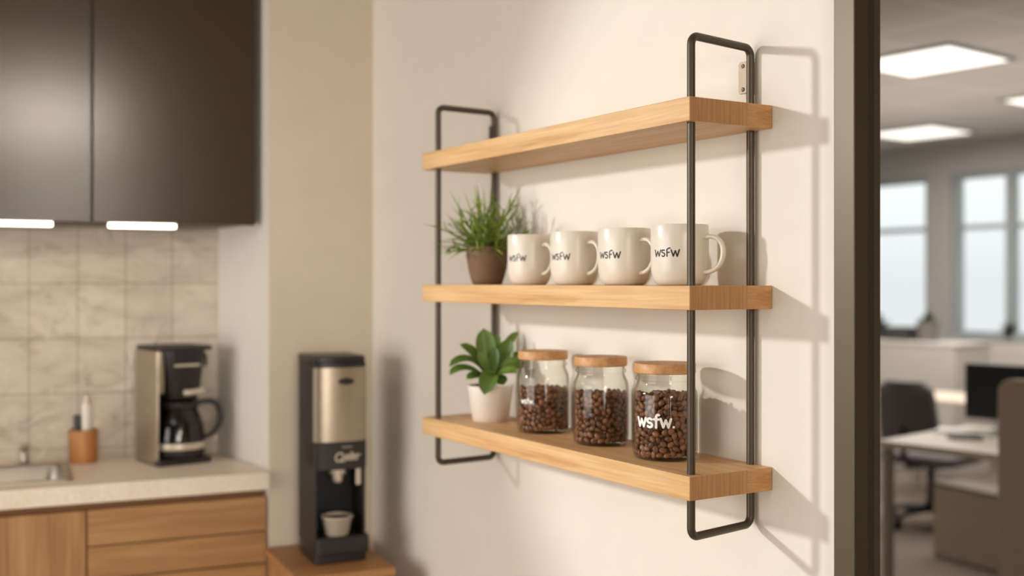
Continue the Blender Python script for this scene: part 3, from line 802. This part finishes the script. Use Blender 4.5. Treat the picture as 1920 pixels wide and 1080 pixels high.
# oval badge on the steel and the pale script on the black band
def front_map(bul, z, y, lift=.0008):
    def f(u, v):
        yy = y + u; q = (2 * (yy - y0) / (y1 - y0) - 1)
        return (.070 + bul * math.sqrt(max(0, 1 - q * q * .92)) + lift, yy, z + v)
    return f
fm = front_map(.0225, .452, .012, .0006)
b = MB(); ov = arc(0, 0, .021, .0085, 0, 345, 23)
b.add([fm(0, 0)] + [fm(u, v) for u, v in ov], [(0, i + 1, (i + 1) % 24 + 1) for i in range(24)]); b.build('badge', M['black'], t)
strokes_mesh('Qeler', .0185, .0042, front_map(.016, .254, .016), gap=.02, slant=.18).build('lettering', M['pale_print'], t)
strokes_mesh('oeroeoe', .0050, .0012, front_map(.016, .2855, .016), gap=.2).build('small_lettering', M['pale_print'], t)
MB().lathe([(0, .194), (.009, .194), (.0125, .198), (.0135, .208), (.011, .212), (.011, .214), (.0205, .215), (.0205, .236), (0, .236)], 24, c=(.045, .002)).build('spout', M['pale'], t, smooth=40)
b = MB().prism(rrect(-.004, .004, -.0065, .0065, .003), .188, .236); b.move(Matrix.Translation((.066, .050, 0))); b.build('lever', M['pale'], t, bevel=.002)
cc = K(.160 + .060, -.160 - .004)
t = thing('coffee_cup', 'small steel cup on the tray of the coffee dispenser', 'cup', (cc.x, cc.y, BT + .0665), KA)
MB().lathe([(0, 0), (.028, 0), (.0295, .0015), (.0375, .041), (.0408, .044), (.0408, .047), (.038, .048), (.036, .044), (.028, .006), (0, .005)], 40).build('cup_body', M['pale'], t, smooth=40)
MB().lathe([(0, .0415), (.0354, .0415)], 32).build('coffee', M['deep'], t)

# ================================================================== office beyond the door frame
def rbox(name, lab, cat, poly, z0, z1, mat, parent=None, bevel=.004):
    o = MB().prism(poly, z0, z1).build(name, mat, parent, bevel=bevel)
    if lab: tag(o, lab, cat)
    return o
# near desk
dt = thing('office_desk', 'pale office desk with papers just beyond the door frame', 'desk', (-1.862, 2.452, 0), R(9.5))
MB().box(0, 1.35, 0, .76, .712, .74).build('desktop', M['desk'], dt, bevel=.004)
for lx, ly in ((.0, .035), (1.28, .05), (1.28, .68)):
    MB().box(lx, lx + .026, ly, ly + .05, 0, .712).build('leg', M['desk_leg'], dt, bevel=.003)
MB().box(.07, 1.28, .36, .40, .66, .712).build('cross_rail', M['desk_leg'], dt)
# papers, keyboard and phone on it
def on_desk(x, y): 
    v = Matrix.Rotation(R(9.5), 4, 'Z') @ Vector((x, y, 0)); return (-1.862 + v.x, 2.452 + v.y, .7402)
o = thing('paper_stack', 'loose stack of white papers on the near office desk', 'papers', on_desk(.12, .52), R(20))
for k in range(4):
    b = MB().box(-.12, .12, -.09, .09, k * .002, k * .002 + .0015); b.move(Matrix.Rotation(R(7 * k - 9), 4, 'Z')); b.build('sheet', M['paper'], o)
o = thing('notebook', 'closed dark notebook lying on the near office desk', 'notebook', on_desk(.215, .318), R(48))
MB().box(-.062, .062, -.045, .045, .002, .012).build('pages', M['paper'], o)
MB().box(-.065, .065, -.048, .048, .012, .015).build('cover', M['dark_item'], o); MB().box(-.065, .065, -.048, .048, 0, .002).build('cover', M['dark_item'], o)
o = thing('desk_phone', 'white desk phone at the right of the near office desk', 'phone', on_desk(.37, .46), R(30))
loft('base', [(rrect(-.06, .06, -.07, .07, .012), 0), (rrect(-.055, .055, -.065, .065, .012), .03), (rrect(-.055, .0, -.060, .060, .012), .05)], M['paper'], o)
MB().tube([(-.03, -.085, .058), (-.03, -.06, .066), (-.03, .06, .066), (-.03, .085, .058)], [.018, .015, .015, .018], 12).build('handset', M['paper'], o, smooth=50)
# monitor
t = thing('computer_monitor', 'black computer monitor at the back of the near desk', 'monitor', (-1.70, 3.13, .7402), R(12))
MB().box(-.21, .21, -.012, .012, .05, .295).build('screen_panel', M['black'], t, bevel=.003)
MB().box(-.200, .200, -.014, -.012, .062, .285).build('screen', M['deep'], t)
MB().box(-.02, .02, .012, .03, .008, .20).build('stem', M['black'], t, bevel=.003)
MB().prism(rrect(-.09, .09, -.05, .08, .02), 0, .010).build('foot', M['black'], t, bevel=.002)
# near partition
t = thing('desk_partition', 'beige fabric partition panel standing at the right edge, nearest the door', 'partition', (-1.222, 2.33, 0), R(4))
b = MB(); pl = [(0, 0), (1.4, 0), (1.4, 1.05)] + arc(.05, 1.0, .05, .05, 90, 180, 6)
b.prism(pl, 0, .05); b.v = [(x, z, y) for x, y, z in b.v]; b.f = [f[::-1] for f in b.f]
b.build('panel', M['fabric'], t, bevel=.006)
MB().box(.05, .45, -.14, .19, 0, .02).build('foot', M['beige_panel'], t, bevel=.004)
# pedestal behind the desk
t = thing('desk_pedestal', 'low beige drawer pedestal on the carpet behind the near desk', 'pedestal', (-2.43, 3.54, 0), R(-5))
MB().box(0, .56, .01, .20, .0, .365).build('carcass', M['beige_panel'], t, bevel=.004)
for z0, z1 in ((.012, .360),): MB().box(.006, .554, -.006, .010, z0, z1).build('drawer', M['beige_panel'], t, bevel=.003)
MB().box(0, .56, -.006, .20, .365, .38).build('top_panel', M['bronze_stop'], t, bevel=.003)  # dark brown top: shade by the desk put into the colour
# swivel chair
t = thing('office_chair', 'charcoal swivel chair tucked behind the near office desk', 'chair', (-2.885, 4.11, 0), R(100))
for k in range(5):
    a = 2 * PI * k / 5 + .3
    ca, sa = math.cos(a), math.sin(a)
    lg = MB().tube([(0, 0, .105), (.13 * ca, .13 * sa, .095), (.25 * ca, .25 * sa, .075)], [.024, .02, .015], 10).build('base_leg', M['black'], t, smooth=50)
    w = MB().lathe([(0, -.018), (.030, -.018), (.034, -.012), (.034, .012), (.030, .018), (0, .018)], 18)
    w.move(Matrix.Translation((.25 * ca, .25 * sa, .0345)) @ Matrix.Rotation(a, 4, 'Z') @ Matrix.Rotation(R(90), 4, 'X')); w.build('castor', M['black'], lg, smooth=40)
MB().lathe([(0, .08), (.032, .08), (.032, .14), (.022, .15), (.022, .35), (0, .35)], 18).build('column', M['black'], t, smooth=40)
MB().box(-.10, .10, -.10, .10, .345, .372).build('seat_mechanism', M['black'], t, bevel=.004)
b = MB().prism(rrect(-.23, .25, -.22, .22, .08, 6), .372, .43); b.build('seat', M['chair'], t, bevel=.02, seg=3)
def panel(b, w0, w1, z0, z1, thick, tilt, curve, n=8, mz=8):
    vs = []; fs = []
    for side in (0, 1):
        for j in range(mz + 1):
            v = j / mz; z = z0 + (z1 - z0) * v; w = (w0 + (w1 - w0) * v)
            if v > .85: w *= math.sqrt(max(.35, 1 - ((v - .85) / .2) ** 2))
            if v < .12: w *= .9 + .1 * v / .12
            for i in range(n + 1):
                u = 2 * i / n - 1
                vs.append((-tilt * v + curve * u * u + side * -thick, u * w, z))
    N = (n + 1) * (mz + 1)
    for j in range(mz):
        for i in range(n):
            a = j * (n + 1) + i; fs.append((a, a + 1, a + n + 2, a + n + 1)); fs.append((N + a, N + a + n + 1, N + a + n + 2, N + a + 1))
    edge = [i for i in range(n + 1)] + [(j) * (n + 1) + n for j in range(1, mz + 1)] + [mz * (n + 1) + i for i in range(n - 1, -1, -1)] + [j * (n + 1) for j in range(mz - 1, 0, -1)]
    for p, q in zip(edge, edge[1:] + edge[:1]): fs.append((p, N + p, N + q, q))
    return b.add(vs, fs)
b = panel(MB(), .175, .155, .49, .85, .045, .07, .05); b.move(Matrix.Translation((-.25, 0, 0))); b.build('backrest', M['chair'], t, smooth=50)
MB().tube([(-.10, 0, .355), (-.26, 0, .37), (-.305, 0, .44), (-.315, 0, .60)], .018, 10, flat=.7).build('back_bracket', M['black'], t, smooth=50)
# far desk
t = thing('office_desk', 'far pale desk in front of the white storage unit', 'desk', (-3.75, 4.62, 0), R(10))
MB().box(0, 1.5, 0, .55, .625, .655).build('desktop', M['desk'], t, bevel=.004)
for lx in (.04, 1.40):
    for ly in (.04, .46): MB().box(lx, lx + .05, ly, ly + .05, 0, .625).build('leg', M['desk_leg'], t)
# storage unit, far partition and what stands on them
t = thing('storage_unit', 'white low storage unit behind the far desk, plants on top', 'storage unit', (-5.10, 5.50, 0), R(3))
MB().box(0, 1.30, 0, .42, .0, .935).build('carcass', M['grey_white'], t, bevel=.004)
for k in range(2): MB().box(.006 + .65 * k, .644 + .65 * k, -.016, 0, .03, .93).build('door', M['grey_white'], t, bevel=.003)
MB().box(-.01, 1.31, -.02, .43, .935, .955).build('top_panel', M['grey_white'], t, bevel=.003)
st = t
def on_unit(x, y):
    v = Matrix.Rotation(R(3), 4, 'Z') @ Vector((x, y, 0)); return (-5.10 + v.x, 5.50 + v.y, .9552)
t = thing('far_partition', 'grey white partition behind the monitor, below the right window', 'partition', (-4.32, 6.45, 0), 0)
MB().box(-.35, 2.2, 0, .05, .0, .94).build('panel', M['grey_white'], t, bevel=.004)
MB().box(-.36, 2.2, -.008, .058, .94, .96).build('cap_rail', M['win_frame'], t, bevel=.003)
MB().box(.10, .90, -.012, 0, .70, .90).build('pin_board', M['grey_white'], t, bevel=.003)
MB().box(-.30, -.22, -.02, 0, .45, .93).build('post', M['dark_item'], t, bevel=.003)
def bush(name, lab, loc, rp, hp, r, hgt, mat_pot, seed, n=60):
    t = thing(name, lab, 'plant', loc)
    MB().lathe([(0, 0), (rp * .8, 0), (rp, hp), (rp * .92, hp), (rp * .9, hp * .9), (0, hp * .88)], 24).build('pot', mat_pot, t, smooth=40)
    random.seed(seed); b = MB()
    for k in range(n):
        a = random.uniform(0, 2 * PI); el = R(random.uniform(20, 88))
        blade(b, (0, 0, hp * .88), (math.cos(a) * math.cos(el), math.sin(a) * math.cos(el), math.sin(el)), hgt * random.uniform(.6, 1.0) * (.7 + .3 * math.sin(el)), r * .28, .6, 5)
    b.build('foliage', M['far_green'], t, smooth=80)
bush('office_plant', 'plant in a grey square-shouldered pot on the white storage unit', on_unit(.93, .20), .085, .15, .10, .11, M['grey_pot'], 3)
bush('office_plant', 'dark plant at the left end of the storage unit, beside the door frame', on_unit(.50, .20), .06, .09, .09, .14, M['dark_item'], 4)
bush('office_plant', 'small plant on the grey partition below the right window', (-4.01, 6.476, .9602), .03, .04, .07, .13, M['dark_item'], 6)
t = thing('file_box', 'low dark file box on the white storage unit between two plants', 'box', on_unit(.72, .20), R(3))
MB().box(-.10, .10, -.10, .10, 0, .08).build('box_body', M['dark_item'], t, bevel=.003)
MB().box(-.103, .103, -.103, .103, .08, .10).build('lid', M['dark_item'], t, bevel=.003)

def panel_light(x, y, lab):
    t = thing('ceiling_light', lab, 'light', (x, y, OH), R(6), 'square office ceiling lights')
    b = MB(); w = .32
    b.box(-w, w, -w, -w + .02, -.016, 0); b.box(-w, w, w - .02, w, -.016, 0); b.box(-w, -w + .02, -w + .02, w - .02, -.016, 0); b.box(w - .02, w, -w + .02, w - .02, -.016, 0)
    b.build('frame', M['win_frame'], t)
    MB().box(-w + .02, w - .02, -w + .02, w - .02, -.012, -.004).build('diffuser', M['lamp'], t)
panel_light(-2.66, 3.80, 'nearest and largest square ceiling light in the office')
panel_light(-4.60, 6.18, 'square office ceiling light farther back, nearer the windows')
panel_light(-2.98, 5.62, 'office ceiling light cut off by the right edge of the picture')

# ================================================================== light
def area(name, loc, aim, size, power, col, sy=None, spread=180):
    l = bpy.data.lights.new(name, 'AREA'); l.energy = power; l.color = col; l.size = size
    if sy: l.shape = 'RECTANGLE'; l.size_y = sy
    l.spread = R(spread)
    o = bpy.data.objects.new(name, l); COL.objects.link(o); o.location = loc
    o.rotation_euler = (Vector(aim) - Vector(loc)).to_track_quat('-Z', 'Y').to_euler(); return o
l = bpy.data.lights.new('key_spot', 'SPOT'); l.energy = 490; l.color = (1, 1, .98); l.shadow_soft_size = .13
l.spot_size = R(21.5); l.spot_blend = .24
o = bpy.data.objects.new('key_spot', l); COL.objects.link(o); o.location = (-2.72, -4.15, 2.5)
o.rotation_euler = (Vector((.17, 0, 1.28)) - o.location).to_track_quat('-Z', 'Y').to_euler()
area('fill_lamp', (-.7, -4.6, 1.25), (-.8, 0, 1.0), 3.2, 45, (1, .95, .91), 2.0, 120)
area('kitchen_fill', (3.3, -2.0, 1.15), (-1.7, -.9, 1.05), 1.5, 2.6, (1, .95, .88), 1.1, 34)  # unseen area light, added to brighten the kitchen side
area('room_lamp', (.6, -2.6, 2.66), (.6, -2.6, 0), 1.2, 9, (1, .95, .9), 1.2)
area('wall_lamp', (3.45, -1.28, 2.52), (-1.6, -.98, 1.78), .7, .7, (1, .88, .74), .14, 18)
area('board_end_fill', (3.2, -1.1, 1.9), (0, -.2, 1.4), .7, 21, (1, .90, .78), .5)  # added light out of view, lifts the right ends of the shelf boards
area('office_ceiling_fill', (-3.0, 4.4, 1.75), (-3.0, 4.4, 2.6), 3.0, 16, (1, .94, .88), 2.6)  # no fitting here: upward light added to lift the office ceiling
area('office_fill', (-3.4, 4.6, 2.55), (-3.4, 4.6, 0), 3.2, 118, (1, .95, .9), 3.0)  # added downlight below the ceiling to brighten the office, not from the windows

w = bpy.data.worlds.new('overcast_sky'); SC.world = w; w.use_nodes = True
nt = w.node_tree; bg_ = nt.nodes['Background']
tc = nt.nodes.new('ShaderNodeTexCoord'); sp = nt.nodes.new('ShaderNodeSeparateXYZ'); rp = nt.nodes.new('ShaderNodeValToRGB')
nt.links.new(tc.outputs['Generated'], sp.inputs[0]); nt.links.new(sp.outputs['Z'], rp.inputs['Fac']); nt.links.new(rp.outputs['Color'], bg_.inputs['Color'])
e = rp.color_ramp.elements; e[0].position = 0.0; e[0].color = srgb(206, 212, 216); e[1].position = .08; e[1].color = srgb(226, 234, 236)
bg_.inputs['Strength'].default_value = 1.45

# ================================================================== camera
cam = bpy.data.cameras.new('camera'); co = bpy.data.objects.new('camera', cam); COL.objects.link(co)
co.location = CAM; co.rotation_euler = (R(90), 0, YAW)
cam.sensor_width = 36; cam.lens = 2090.3 / 1920 * 36; cam.shift_y = -11.6 / 1920
cam.clip_start = .05
cam.dof.use_dof = True; cam.dof.focus_distance = 1.74; cam.dof.aperture_fstop = 2.0
SC.camera = co
SC.view_settings.view_transform = 'Standard'
try:
    SC.cycles.transparent_max_bounces = 24
except Exception: pass
